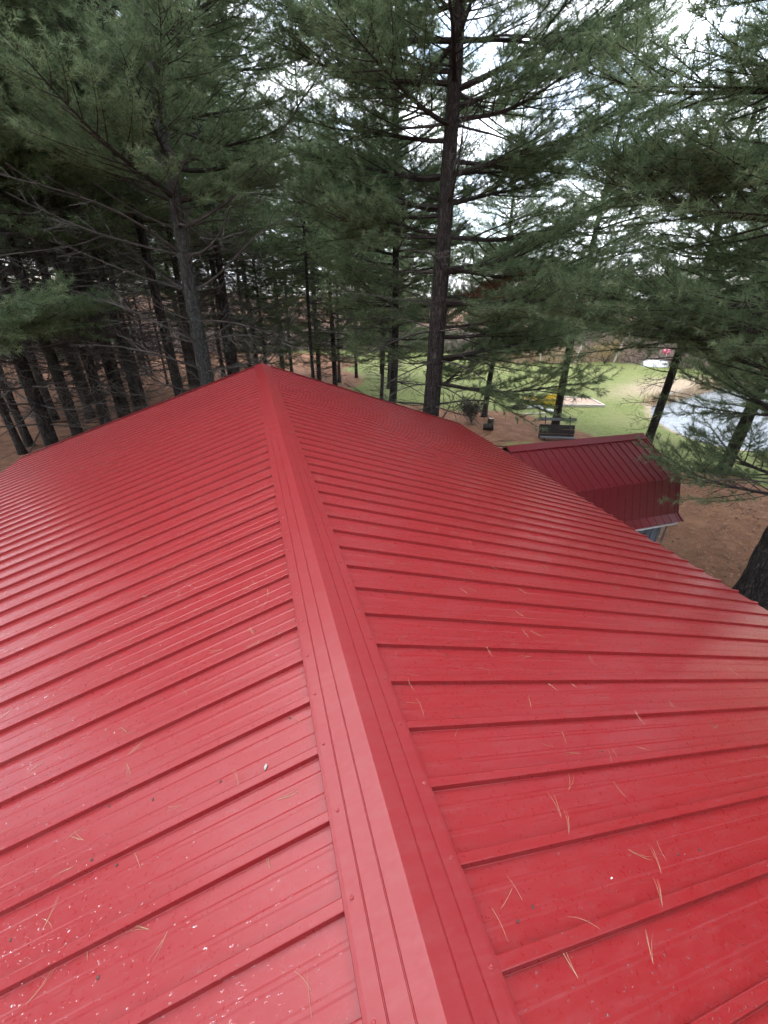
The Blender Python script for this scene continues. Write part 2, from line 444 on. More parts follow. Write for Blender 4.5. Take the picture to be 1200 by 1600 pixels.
def cap_mesh(y0, y1, lift0, lift1):
    half = [(0, 0), (.004, -.0012)]
    def pt(x, dz): return (x, -TS*x+dz)
    half = [(0, 0.0), (.0014, -.0002)]
    for gxp in (.062, .122):
        half += [pt(gxp-.0030, 0), pt(gxp-.0008, -.0036), pt(gxp+.0008, -.0036), pt(gxp+.0030, .0)]
    half += [pt(.166, 0), pt(.1775, -.001), pt(.1785, -.003), pt(.1775, -.012), pt(.172, -.012)]
    prof = [(-x, z) for x, z in reversed(half[1:])]+half
    ys = np.linspace(y0, y1, 22); V = []
    for i, y in enumerate(ys):
        u = i/(len(ys)-1); lf = lift0*(1-u)+lift1*u
        for x, z in prof:
            wob = .0016*mnoise.noise(Vector((x*9, y*1.4, 3)))
            V.append((x, y, RIDGE+z+lf+wob))
    idx = np.arange(len(V)).reshape(len(ys), -1)
    Qd = np.stack([idx[:-1, :-1], idx[:-1, 1:], idx[1:, 1:], idx[1:, :-1]], -1).reshape(-1, 4)
    return mesh_np('ridge_cap', V, quads=Qd, mats=[M['cap']])
mb = MB()
n = 12
ring = lambda r, z: [(r*math.cos(2*math.pi*i/n), r*math.sin(2*math.pi*i/n), z) for i in range(n)]
V = ring(.0075, 0)+ring(.0075, .0012)+ring(.0048, .0018)+ring(.0045, .0052)+ring(.003, .0062)+[(0, 0, .0065)]
Fc = []
for k in range(4): Fc += [(k*n+i, k*n+(i+1) % n, (k+1)*n+(i+1) % n, (k+1)*n+i) for i in range(n)]
Fc += [(4*n+i, 4*n+(i+1) % n, 5*n) for i in range(n)]
mb.add(V, Fc); screw_me = mb.mesh('screw', M['screw'])
alpha = math.atan(TS)
for (y0, y1, l0, l1) in ((RIB0+4*RP*k0-.05, 4.57, .0, .0025), (4.47, YE+.02, -.007, -.005)):
    cap = link('ridge_cap', cap_mesh(y0, y1, l0, l1), house)
    k = math.ceil((y0+.05-RIB0)/RP)
    while RIB0+k*RP < min(y1, YE)-.12:
        y = RIB0+k*RP
        if y > -1.2:
            for side in (1, -1):
                xs = .152+random.uniform(-.006, .006)
                link('screw', screw_me, cap, (side*xs, y+random.uniform(-.012, .012), RIDGE-TS*xs+.001), (0, side*alpha, random.random()*3))
        k += 1

# ------------------------------------------------------------------ fallen needles, droplets and bits on the roof
def roof_pt(x, y, extra=0.0):
    """point on roof skin incl. rib height"""
    f = ((y-RIB0) % RP); f = min(f, RP-f)
    h = .0225 if f < .0135 else (.0225*(1-(f-.0135)/.007) if f < .0205 else 0)
    g = ((y-RIB0) % (RP/3)); g = min(g, RP/3-g)
    if f >= .0205 and g < .010: h = .0012
    return Vector((x, y, PANZ-TS*abs(x)+(h+extra)*1.05))
def needle_me(seed, thick=.00055):
    r = random.Random(seed); mb = MB()
    L = r.uniform(.06, .10); c = r.uniform(-.25, .25)
    for q in range(r.choice((1, 1, 2, 2, 3))):
        a = r.uniform(-.28, .28) if q else 0
        pts = []
        for i in range(5):
            u = i/4; ang = a+c*u*1.2
            pts.append((math.cos(ang)*L*u, math.sin(ang)*L*u*(.6+.4*u), .0012+.002*u*r.random()))
        mb.tube(pts, [thick, thick*1.1, thick, thick*.9, thick*.4], 4)
    return mb.mesh('pine_needle', M['needle_tan'])
needle_mes = [needle_me(k) for k in range(14)]
def slope_rot(side, spin):
    return (Matrix.Rotation(side*alpha, 3, 'Y') @ Matrix.Rotation(spin, 3, 'Z')).to_euler()
rr = random.Random(11); cnt = 0
while cnt < 100:
    y = .15+2.7*rr.random()**1.25; side = rr.choice((1, -1)); x = side*rr.uniform(.22, .3+1.6*min(1.0, .35+y*.4))
    p = roof_pt(x, y, .0005)
    f = ((y-RIB0) % RP); f = min(f, RP-f)
    if .010 < f < .04: continue
    o = link('pine_needle', rr.choice(needle_mes), None, p, slope_rot(side, rr.uniform(0, 6.28)))
    tag(o, 'fallen tan pine needle lying on the red metal roof', 'pine needle', 'pine needles scattered over the red roof')
    cnt += 1
# farther needles and litter, uncountable
mb = MB()
src = [[tuple(v.co) for v in me_.vertices] for me_ in needle_mes]; srcF = [[tuple(p.vertices) for p in me_.polygons] for me_ in needle_mes]
for k in range(420):
    y = 2.6+8*rr.random()**1.3; side = rr.choice((1, -1)); x = side*rr.uniform(.22, 5.0)
    if rr.random() < .35: y = .2+rr.random()*3
    p = roof_pt(x, y, .001); E = slope_rot(side, rr.uniform(0, 6.28)).to_matrix(); j = rr.randrange(14)
    mb.add([E @ Vector(v)+p for v in src[j]], srcF[j])
tag(link('needle_litter', mb.mesh('needle_litter', M['needle_tan'])), 'thin scatter of fallen needles across the far roof sheets', 'needle litter', kind='stuff')
# water beads
def beads(nb, seed, name):
    r = np.random.default_rng(seed); Vs = []; Fs = []; base = 0
    ns = 5; th = np.arange(ns)*2*math.pi/ns
    cl = [(s_, r.uniform(.25, 2.4), r.uniform(.1, 3.0)) for s_ in r.choice((-1, 1), 26)]
    for k in range(nb):
        if r.random() < .45:
            c = cl[r.integers(len(cl))]; side = c[0]; x = abs(c[1]+r.normal(0, .22)); y = c[2]+r.normal(0, .14)
        else:
            side = r.choice((-1, 1)); y = .02+4.2*r.random()**1.5; x = .2+(.5+2.6*min(1, .3+y*.4))*r.random()
        drip = k < 150
        if drip: side = -1; x = abs(r.normal(.50, .11)); y = r.normal(.36, .13)
        if x < .2 or y < 0: continue
        rad = .0010+.0022*r.random()**2.5+(.002 if r.random() < .015 else 0)
        el_ = 1+.9*r.random()**3
        if drip: rad = .0014+.0016*r.random(); el_ = r.uniform(1.4, 4.2)
        p = roof_pt(side*x, y)
        dx = np.array([side, 0, -TS])/math.sqrt(1+TS*TS); dn = np.array([side*TS, 0, 1])/math.sqrt(1+TS*TS)
        for sc_, hh in ((1, 0), (.72, .42)):
            for a in th: Vs.append(np.array(p)+dx*math.cos(a)*rad*sc_*el_+np.array([0, 1, 0])*math.sin(a)*rad*sc_+dn*hh*rad)
        Vs.append(np.array(p)+dn*rad*.6)
        for i in range(ns):
            j = (i+1) % ns; Fs.append((base+i, base+j, base+ns+j)); Fs.append((base+i, base+ns+j, base+ns+i)); Fs.append((base+ns+i, base+ns+j, base+2*ns))
        base += 2*ns+1
    me = mesh_np(name, np.array(Vs), tris=np.array(Fs), mats=[M['bead']], smooth=True)
    return me
tag(link('water_droplets', beads(15000, 5, 'water_droplets')), 'beads of rain water clinging to the red roof sheets', 'water droplets', kind='stuff')
# small dark bits and one seed husk, one splash
def blob_me(name, mat, a, b_, c, seed):
    r = random.Random(seed); mb = MB(); nlat, nlon = 5, 8; V = []
    for i in range(nlat+1):
        ph = math.pi*i/nlat
        for j in range(nlon):
            t_ = 2*math.pi*j/nlon; k = 1+r.uniform(-.18, .18)
            V.append((a*math.sin(ph)*math.cos(t_)*k, b_*math.sin(ph)*math.sin(t_)*k, c*(math.cos(ph)+.8)))
    Fc = [(i*nlon+j, i*nlon+(j+1) % nlon, (i+1)*nlon+(j+1) % nlon, (i+1)*nlon+j) for i in range(nlat) for j in range(nlon)]
    mb.add(V, Fc); return mb.mesh(name, mat, True)
tag(link('seed_husk', blob_me('seed_husk', M['seed_grey'], .014, .006, .004, 1), None, roof_pt(-.373, .99, 0), slope_rot(-1, 1.1)), 'grey papery seed husk stuck on the roof left of the ridge cap', 'seed')
bits = [blob_me('leaf_bit', M['leaf_dark'], .006, .004, .002, s_) for s_ in range(4)]
for k in range(34):
    side = rr.choice((1, -1)); y = rr.uniform(.1, 2.2); x = side*rr.uniform(.25, 1.4)
    tag(link('leaf_bit', bits[k % 4], None, roof_pt(x, y, 0), slope_rot(side, rr.uniform(0, 6))), 'tiny dark leaf crumb on the wet red roof', 'leaf bit', 'dark leaf crumbs on the roof')
tag(link('bird_dropping', blob_me('bird_dropping', M['bird_white'], .007, .0025, .0008, 9), None, roof_pt(.70, .36, 0), slope_rot(1, .3)), 'small white splash beside a rib on the roof', 'dropping')

# ------------------------------------------------------------------ gambrel shed
SX0, SX1 = 5.50, 9.72
SY, SZ = 8.22, 6.4-3.26
shed = empty('gambrel_shed', (0, 0, 0)); tag(shed, 'small shed with a dark red metal gambrel roof and grey walls', 'shed')
pf = [(0, 0), (1.43, -.70), (1.70, -1.56), (1.90, -1.70)]     # half profile (out, z)
HW = 1.56
mb = MB()
mb.box(((SX0+SX1)/2, SY, (SZ-1.6)/2), (SX1-SX0-.5, 2*HW, SZ-1.6))
for k in range(18):
    x = SX0+.32+k*RP
    for s_ in (-1, 1): mb.box((x, SY+s_*(HW+.011), (SZ-1.62)/2), (.045, .022, SZ-1.64))
link('wall', mb.mesh('wall', M['grey_metal']), shed)
for x in (SX0+.20, SX1-.20):
    mb = MB(); pr = [(-HW, 0), (HW, 0), (HW, SZ-1.5), (1.33, SZ-.79), (0, SZ-.12), (-1.33, SZ-.79), (-HW, SZ-1.5)]
    mb.prism(pr, lambda a, c: (x-.04, SY+a, c), lambda a, c: (x+.04, SY+a, c)); link('gable_wall', mb.mesh('gable_wall', M['grey_metal']), shed)
def strip_panel(p0, p1, width, ribs, mat, name):
    """ribbed sheet of given width along x, between two profile points (front side, y decreasing)"""
    prof = []
    for (y, h) in PP:
        if y < width-.02: prof.append((y, h))
    prof.append((width-.003, 0))
    d = Vector((0, -(p1[0]-p0[0]), p1[1]-p0[1])); nn = Vector((0, d.z, -d.y)).normalized()
    if nn.z < 0: nn = -nn
    if abs(d.z) > 3*abs(d.y) and nn.y > 0: nn = -nn
    V = []
    for u in (0, .5, 1):
        for (x, h) in prof: V.append(Vector((x, -p0[0], p0[1]))+d*u+nn*h*(1 if ribs else .35))
    npf = len(prof); idx = np.arange(len(V)).reshape(3, npf)
    Qd = np.stack([idx[:-1, :-1], idx[1:, :-1], idx[1:, 1:], idx[:-1, 1:]], -1).reshape(-1, 4)
    return mesh_np(name, np.array(V), quads=Qd, mats=[mat])
for i, (a, c) in enumerate(zip(pf[:-1], pf[1:])):
    for s_ in (1, -1):
        x = SX0
        while x < SX1-.05:
            w = min(4*RP, SX1-x)
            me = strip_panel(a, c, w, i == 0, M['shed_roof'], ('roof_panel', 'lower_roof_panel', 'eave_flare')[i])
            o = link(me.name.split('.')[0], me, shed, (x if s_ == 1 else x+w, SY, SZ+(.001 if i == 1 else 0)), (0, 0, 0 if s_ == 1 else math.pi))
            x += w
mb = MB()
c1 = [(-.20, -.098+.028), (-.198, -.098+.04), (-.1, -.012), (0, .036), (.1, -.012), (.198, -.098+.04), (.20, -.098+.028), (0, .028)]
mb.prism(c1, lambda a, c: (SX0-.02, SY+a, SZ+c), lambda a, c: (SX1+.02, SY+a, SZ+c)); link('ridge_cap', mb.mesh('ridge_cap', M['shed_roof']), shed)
for s_ in (1, -1):
    mb = MB(); mb.box(((SX0+SX1)/2-.06, SY+s_*1.875, SZ-1.745), (SX1-SX0-.16, .03, .05)); link('fascia', mb.mesh('fascia', M['white_trim']), shed)
    mb = MB(); mb.box(((SX0+SX1)/2, SY+s_*1.72, SZ-1.735), (SX1-SX0-.2, .27, .02)); link('soffit', mb.mesh('soffit', M['grey_metal']), shed)
    mb = MB(); q = MB()
    for a, c in zip(pf[:-1], pf[1:]):
        pr = [(-.03, -.004), (.012, -.004), (.012, .026), (-.03, .026)]
        mb.prism(pr, lambda u, v: (SX1+u, SY-s_*a[0], SZ+a[1]+v), lambda u, v: (SX1+u, SY-s_*c[0], SZ+c[1]+v))
    link('gable_trim', mb.mesh('gable_trim', M['shed_roof']), shed)

# ------------------------------------------------------------------ pine trees
def rot_to(az, elev, roll=0.0):
    return np.array(Matrix.Rotation(az, 3, 'Z') @ Matrix.Rotation(-elev, 3, 'Y') @ Matrix.Rotation(roll, 3, 'X'))
def gen_branch(seed, L, nsec, tert_step, nblade, bw, bl, tuft_step, curve=.16, bare=.22, spread=.42, sides=5, fine=True):
    """white-pine limb along +x. returns wood (V,Q) and needles (V,T,tint)"""
    r = np.random.default_rng(seed)
    WV, WQ, nb = [], [], 0
    NV, NT, TI = [], [], []
    def wood(P, rad, s):
        nonlocal nb
        v, q = tube(P, rad, s); WV.append(v); WQ.append(q+nb); nb += len(v)
    tuftP, tuftD = [], []
    s = np.linspace(0, 1, 9)
    ph = r.uniform(0, 6)
    main = np.stack([L*s*(1-.04*s), .05*L*np.sin(s*3.2+ph)*s, curve*L*(s**2*1.1-.35*s)+.015*L*np.sin(s*7+ph)], -1)
    wood(main, np.interp(s, [0, 1], [.011*L+.012, .006]), sides)
    def pt(P, u):
        k = u*(len(P)-1); i = min(int(k), len(P)-2); f_ = k-i
        return P[i]*(1-f_)+P[i+1]*f_, (P[i+1]-P[i])/np.linalg.norm(P[i+1]-P[i])
    def tufts(P, u0, u1, n_):
        for u in np.linspace(u0, u1, max(n_, 1)):
            p, d = pt(P, u); tuftP.append(p); tuftD.append(d)
    tufts(main, .55, 1, int(.45*L/tuft_step))
    for k in range(nsec):
        u = bare+(1-bare)*((k+.5*r.random())/nsec)
        p, d = pt(main, u); sg = 1 if k % 2 else -1
        a = sg*r.uniform(.6, 1.05)
        dd = np.array([d[0]*math.cos(a)-d[1]*math.sin(a), d[0]*math.sin(a)+d[1]*math.cos(a), d[2]*.5+r.uniform(-.28, .34)])
        l2 = L*spread*(1-u)**.75*r.uniform(.7, 1.15)+.18*min(1, L/3)
        s2 = np.linspace(0, 1, 6)
        P2 = p+np.outer(s2*l2, dd)+np.outer(s2**2*l2*.25, d)+np.outer(s2**2*l2, [0, 0, r.uniform(-.06, .2)])
        wood(P2, np.interp(s2, [0, 1], [.006+.008*l2, .003]), 4 if fine else 3)
        tufts(P2, .35, 1, int(.65*l2/tuft_step)+1)
        nt_ = int(l2/tert_step)
        for q in range(nt_):
            u2 = .22+.75*(q+r.random())/max(nt_, 1)
            p3, d3 = pt(P2, min(u2, .98)); a3 = (1 if q % 2 else -1)*r.uniform(.5, 1.1)
            e3 = np.array([d3[0]*math.cos(a3)-d3[1]*math.sin(a3), d3[0]*math.sin(a3)+d3[1]*math.cos(a3), d3[2]+r.uniform(-.45, .6)])
            l3 = r.uniform(.14, .34)*(1-.4*u2)*min(1.3, .5+L/5)
            P3 = p3+np.outer(np.linspace(0, 1, 3)*l3, e3)+np.array([[0, 0, 0], [0, 0, .01], [0, 0, .03]])
            if fine: wood(P3, np.array([.0045, .0035, .0025]), 3)
            tufts(P3, .35, 1, int(l3/tuft_step)+1)
    if nblade and tuftP:
        TP = np.array(tuftP); TD = np.array(tuftD); n_ = len(TP)
        P = np.repeat(TP, nblade, 0); D = np.repeat(TD, nblade, 0)
        tint = np.repeat(r.uniform(.15, .85, n_), nblade)+r.normal(0, .1, n_*nblade)
        rd = r.normal(0, 1, P.shape); rd /= np.linalg.norm(rd, axis=1)[:, None]
        dv = D*.75+rd*.85+np.array([0, 0, .12]); dv /= np.linalg.norm(dv, axis=1)[:, None]
        ln = bl*r.uniform(.7, 1.15, len(P))[:, None]
        sd_ = np.cross(dv, r.normal(0, 1, P.shape)); sd_ /= np.linalg.norm(sd_, axis=1)[:, None]
        P = P+D*r.uniform(-.5, .5, (len(P), 1))*tuft_step
        NV = np.stack([P-sd_*bw/2, P+sd_*bw/2, P+dv*ln+np.array([0, 0, -1])*ln*r.uniform(0, .22, (len(P), 1))], 1).reshape(-1, 3)
        NT = np.arange(len(NV)).reshape(-1, 3); TI = np.repeat(tint, 3)
    return (np.concatenate(WV), np.concatenate(WQ)), (np.array(NV), np.array(NT), np.array(TI))

NEAR = [gen_branch(100+k, 4.2, 26, .13, 15, .009, .14, .085, bare=.14, spread=.46) for k in range(6)]
MID = [gen_branch(200+k, 3.6, 18, .24, 9, .020, .18, .15, bare=.12, spread=.46, fine=False) for k in range(6)]

def gen_dead(seed, L, nsec):
    r = np.random.default_rng(seed); WV, WQ, nb = [], [], 0
    s = np.linspace(0, 1, 8); ph = r.uniform(0, 6); up = r.uniform(-.25, .2)
    main = np.stack([L*s, .07*L*np.sin(s*4+ph)*s, L*(up*s+.12*np.sin(s*3+ph)*s)], -1)
    def wood(P, rad, sdn):
        nonlocal nb
        v, q = tube(P, rad, sdn); WV.append(v); WQ.append(q+nb); nb += len(v)
    wood(main, np.interp(s, [0, 1], [.012+.006*L, .005]), 4)
    for k in range(nsec):
        u = .2+.78*r.random(); i = min(int(u*7), 6); p = main[i]+(main[i+1]-main[i])*(u*7-i)
        a = r.choice((-1, 1))*r.uniform(.4, 1.2); l2 = L*(1.1-u)*r.uniform(.2, .5)
        dd = np.array([math.cos(a), math.sin(a), r.uniform(-.5, .45)])
        s2 = np.linspace(0, 1, 4)
        P2 = p+np.outer(s2*l2, dd)+np.outer(s2**2*l2, [.2, 0, r.uniform(-.2, .2)])
        wood(P2, np.interp(s2, [0, 1], [.008, .0035]), 3)
        for q in range(2):
            u3 = r.uniform(.3, .9); p3 = P2[0]+(P2[-1]-P2[0])*u3; a3 = a+r.uniform(-.9, .9)
            l3 = l2*r.uniform(.2, .5); e3 = np.array([math.cos(a3), math.sin(a3), r.uniform(-.4, .4)])
            wood(p3+np.outer(np.linspace(0, 1, 3)*l3, e3), np.array([.005, .004, .003]), 3)
    return np.concatenate(WV), np.concatenate(WQ)
DEAD = [gen_dead(300+k, 2.6, 12) for k in range(8)]

def trunk_mesh(name, seed, H, r0, mat, sides=14, rings=34, amp=.03, bend=.12, ztop=None):
    r = np.random.default_rng(seed); a1, a2 = r.uniform(0, 6, 2)
    z = H*np.linspace(0, 1, rings)**1.25
    cx = bend*np.sin(z*.22+a1)*np.minimum(z/4, 1); cy = bend*np.sin(z*.19+a2)*np.minimum(z/4, 1)
    cx -= cx[0]; cy -= cy[0]
    rad = r0*(.93*(1-z/H)**.85+.05)+r0*.38*np.exp(-z/.30)
    th = np.arange(sides)*2*math.pi/sides
    V = np.zeros((rings, sides, 3))
    for i in range(rings):
        for j in range(sides):
            q = Vector((math.cos(th[j])*2.2+seed, math.sin(th[j])*2.2, z[i]*1.3))
            k = 1+amp*2.0*mnoise.noise(q)+amp*1.3*mnoise.noise(Vector((math.cos(th[j])*7, math.sin(th[j])*7+seed, z[i]*4)))
            if z[i] < .5: k += .12*math.cos(th[j]*5+seed)*(1-z[i]/.5)
            V[i, j] = (cx[i]+math.cos(th[j])*rad[i]*k, cy[i]+math.sin(th[j])*rad[i]*k, z[i]-.12)
    idx = np.arange(rings*sides).reshape(rings, sides)
    a = idx[:-1]; b_ = np.roll(idx, -1, 1)[:-1]; c = np.roll(idx, -1, 1)[1:]; d = idx[1:]
    me = mesh_np(name, V.reshape(-1, 3), quads=np.stack([a, b_, c, d], -1).reshape(-1, 4), mats=[mat], smooth=True)
    def centre(zz): return np.array([np.interp(zz, z, cx), np.interp(zz, z, cy), zz]), float(np.interp(zz, z, rad))
    return me, centre

def join_branches(items):
    """items: (branch, pos, R, scale) -> wood V,Q and needle V,T,tint"""
    WV, WQ, NV, NT, TI = [], [], [], [], []; nb = nn = 0
    for (wd, nd), pos, R_, sc_ in items:
        v = wd[0]*sc_ @ R_.T+pos; WV.append(v); WQ.append(wd[1]+nb); nb += len(v)
        if nd is not None and len(nd[0]):
            v = nd[0]*sc_ @ R_.T+pos; NV.append(v); NT.append(nd[1]+nn); nn += len(v); TI.append(nd[2])
    w = (np.concatenate(WV), np.concatenate(WQ))
    return w, ((np.concatenate(NV), np.concatenate(NT), np.concatenate(TI)) if NV else None)

def forest_variant(seed, H, crown0, blen, per=5, step=.55, deadper=7, dead0=1.8):
    r = np.random.default_rng(seed)
    tm, cen = trunk_mesh('trunk', seed, H, .22, M['bark'], 12, 30)
    items = []; z = crown0
    while z < H-.4:
        f_ = (z-crown0)/(H-crown0)
        n_ = per if f_ < .8 else 4; a0 = r.uniform(0, 6.28)
        for k in range(n_):
            c, rad = cen(z+r.uniform(-.15, .15)); a = a0+k*2*math.pi/n_+r.uniform(-.3, .3)
            L = blen*(1-f_)**.65*r.uniform(.75, 1.15)+.35
            if f_ < .12: L *= r.uniform(.5, 1)
            items.append((MID[r.integers(6)], c, rot_to(a, r.uniform(-.12, .12)+.45*f_, r.uniform(-.3, .3)), L/3.6))
        z += step*r.uniform(.8, 1.2)
    w, nd = join_branches(items)
    limbs = mesh_np('limbs', w[0], quads=w[1], mats=[M['limb']])
    crown = mesh_np('crown', nd[0], tris=nd[1], attr={'tint': nd[2]}, mats=[M['needles']])
    items = []; z = dead0
    while z < crown0+1.2:
        for k in range(deadper):
            c, rad = cen(z+r.uniform(-.2, .2))
            items.append(((DEAD[r.integers(8)], None), c, rot_to(r.uniform(0, 6.28), r.uniform(-.2, .15), r.uniform(-3, 3)), r.uniform(.45, 1.25)*min(1, .45+z/8)))
        z += .55
    w, _ = join_branches(items)
    dead = mesh_np('dead_branches', w[0], quads=w[1], mats=[M['dead_twig']])
    return tm, limbs, crown, dead
FOREST = [forest_variant(11, 20, 9.0, 3.0), forest_variant(12, 19, 8.0, 3.1), forest_variant(13, 21, 9.8, 2.9), forest_variant(14, 19.5, 8.6, 3.2)]
EDGE = [forest_variant(21, 18, 4.2, 3.6, 5, .6, 3, 1.0), forest_variant(22, 17, 3.0, 3.7, 5, .62, 3, 1.0), forest_variant(23, 18.5, 5.4, 3.8, 5, .58, 4, 1.2)]
def plant(var, x, y, dia, rz, label, group=None, scale=1.0, mat=None):
    root = empty('pine_tree', (x, y, gz(x, y)), rz); root.scale = (scale,)*3
    tag(root, label, 'pine tree', group)
    tm, limbs, crown, dead = var
    s_ = dia/.44/scale
    link('trunk', tm, root, scale=(s_, s_, 1))
    link('limbs', limbs, root); link('crown', crown, root); link('dead_branches', dead, root)
    return root
GF = 'pine trunks crowded in the wood beyond the roof'
LF = 'slim dark pine trunk with dead lower twigs among the crowded wood left of the ridge'
rf = random.Random(5)
wood_trees = [(-10.28,20.72,.30),(-10.46,21.91,.34),(-11.09,26.77,.42),(-9.34,26.74,.46),(-6.67,17.11,.42),(-5.62,16.98,.42),(-5.64,19.1,.40),(-6.15,21.75,.34),(-5.4,20.69,.40),
 (-3.26,18.98,.45),(-3.31,25.91,.40),(-1.54,27.15,.42),(-0.92,22.76,.45),(.03,31.36,.40),
 (-8.96,40.94,.18),(-8.38,39.86,.2),(-6.67,36.07,.18),(-13.2,24.0,.36),(-14.5,29.5,.4),(-12.6,33,.38),(-7.6,31.5,.36),(-16.5,22.5,.4),(-4.8,34.5,.36),(-2.6,38.5,.36),(-10.6,38.2,.34),(5.6,39,.34),(-.4,42,.34),(-17,34,.38)]
SPECIAL = {(-3.26,18.98): 'dark pine trunk next to the grey-barked pine, on its wood side', (-0.92,22.76): 'dark pine trunk between the grey-barked pine and the ridge end',
 (-9.34,26.74): 'dark pine whose flared base stands free on the brown needle floor', (-5.4,20.69): 'dark pine trunk closest to the ridge in the left row at the roof edge'}
for k, (x, y, d) in enumerate(wood_trees):
    lab, grp = LF, GF
    if (x, y) in SPECIAL: lab, grp = SPECIAL[(x, y)], None
    elif d < .25: lab, grp = 'thin young pine stem deep in the wood left of the ridge', 'thin pine stems in the wood'
    elif (x, y) in ((-10.28,20.72), (-10.46,21.91)): lab, grp = 'slim pine with its foot on needle ground past the left roof corner', 'two slim pines past the roof corner'
    plant(FOREST[k % 4], x, y, d, rf.uniform(0, 6.28), lab, grp, rf.uniform(.92, 1.08) if d > .25 else .7)
# trees beside the building whose crowns hang over the left edge
for (x, y) in ((-11.5, 13.5), (-13.5, 6.5), (-12, 0), (-15.5, 15), (-18, 9)):
    plant(FOREST[rf.randrange(4)], x, y, .42, rf.uniform(0, 6), 'pine standing along the left side of the building', 'pines left of the building')
for k in range(12):
    a = RAD(rf.uniform(-30, 8)); d = rf.uniform(40, 58)
    plant(FOREST[k % 4], d*math.sin(a), d*math.cos(a), .36, rf.uniform(0, 6.28), LF, GF, rf.uniform(.75, 1.0))
for (x, y) in ((-13, -13), (-7, -11), (-1, -13), (5, -12), (10, -13), (-6, -20), (3, -21), (-18, -4), (12.2, .2), (14.8, 1.6), (13.5, -3.5), (17, 1.5), (19, -8), (24, -2), (27, -9), (22, -15), (31, 0), (33, -14), (26, -21), (38, -6), (30, -26), (40, -18), (44, 3), (36, -30), (46, -11)):  # added out of view: block low sky, darken rib faces and shed reflections
    plant(EDGE[rf.randrange(3)] if x > 12 or y < -10 else FOREST[rf.randrange(4)], x, y, .42, rf.uniform(0, 6), 'unseen pine added to block low sky behind and right of the camera', 'unseen pines added to block low sky')
for k, (x, y, d) in enumerate(((4.2,29.8,.36),(4.9,27.52,.38),(8.33,35.68,.28),(2.05,34.42,.40),(3.0,23.6,.22),(7.2,24.5,.26),(9.6,30.5,.26),(.6,28.8,.24),(6.4,33.5,.26),(11,37,.3),(3.2,39.5,.3),(-3.0,31.5,.26),(-7.0,29.0,.26),(-10.5,31,.3),(14.5,34.5,.3))):
    plant(EDGE[k % 3] if k % 2 else FOREST[k % 4], x, y, d, rf.uniform(0, 6.28), 'dark pine with low drooping boughs behind the roof gable', 'low-boughed pines behind the gable', rf.uniform(.7, .95))
plant(EDGE[0], 5.24, 16.6, .38, 2.0, 'forked dark pine just behind the gable, left of the thick brown pine')
plant(EDGE[0], 12.65, 21.25, .34, 1.0, 'slender pine beside the cut logs and the dark shrub', scale=.85)
plant(EDGE[2], 15.1, 17.94, .42, 4.0, 'straight pine rising behind the wooden bench', scale=.95)
plant(EDGE[2], 17.5, 14.23, .40, 2.6, 'bare leaning pine trunk behind the shed gable', scale=.9)
plant(EDGE[1], 18.11, 10.95, .48, 5.1, 'pine growing between the pond and the shed', scale=.95)

# hero pines with separate limbs
LB = {}
def limb_data(i, dead=False):
    key = (i, dead)
    if key not in LB:
        wd, nd = NEAR[i]
        LB[key] = (mesh_np('branch', wd[0], quads=wd[1], mats=[M['limb']]),
                   mesh_np('needles', nd[0], tris=nd[1], attr={'tint': nd[2]}, mats=[M['needles_dead' if dead else 'needles']]))
    return LB[key]
DB = [mesh_np('dead_branch', d_[0], quads=d_[1], mats=[M['dead_twig']]) for d_ in DEAD]
BASEAZ = -YAW                                 # azimuth of the picture's right-hand direction
def add_live(root, c, azim, elev, L, i, r, brown=False):
    br, nd = limb_data(i, brown)
    o = link('branch', br, root, tuple(c), (Matrix.Rotation(azim, 3, 'Z') @ Matrix.Rotation(-elev, 3, 'Y') @ Matrix.Rotation(r.uniform(-.25, .25), 3, 'X')).to_euler(), (L/4.2,)*3)
    link('needles', nd, o)
    return o
def add_dead(root, c, azim, elev, L, r):
    link('dead_branch', DB[r.randrange(8)], root, tuple(c), (Matrix.Rotation(azim, 3, 'Z') @ Matrix.Rotation(-elev, 3, 'Y') @ Matrix.Rotation(r.uniform(-3, 3), 3, 'X')).to_euler(), (L/2.6,)*3)
def hero(x, y, H, r0, mat, label, seed, spec, sides=36, rings=120, amp=.035, bend=.10):
    root = empty('pine_tree', (x, y, gz(x, y))); tag(root, label, 'pine tree')
    tm, cen = trunk_mesh('trunk', seed, H, r0, mat, sides, rings, amp, bend)
    link('trunk', tm, root); r = random.Random(seed)
    for (z, azd, elev, L, kind) in spec(r):
        c, rad = cen(z); a = BASEAZ+RAD(azd)
        if kind == 'live': add_live(root, c, a, elev, L, r.randrange(6), r)
        elif kind == 'brown': add_live(root, c, a, elev, L, r.randrange(6), r, True)
        else: add_dead(root, c, a, elev, L, r)
    return root
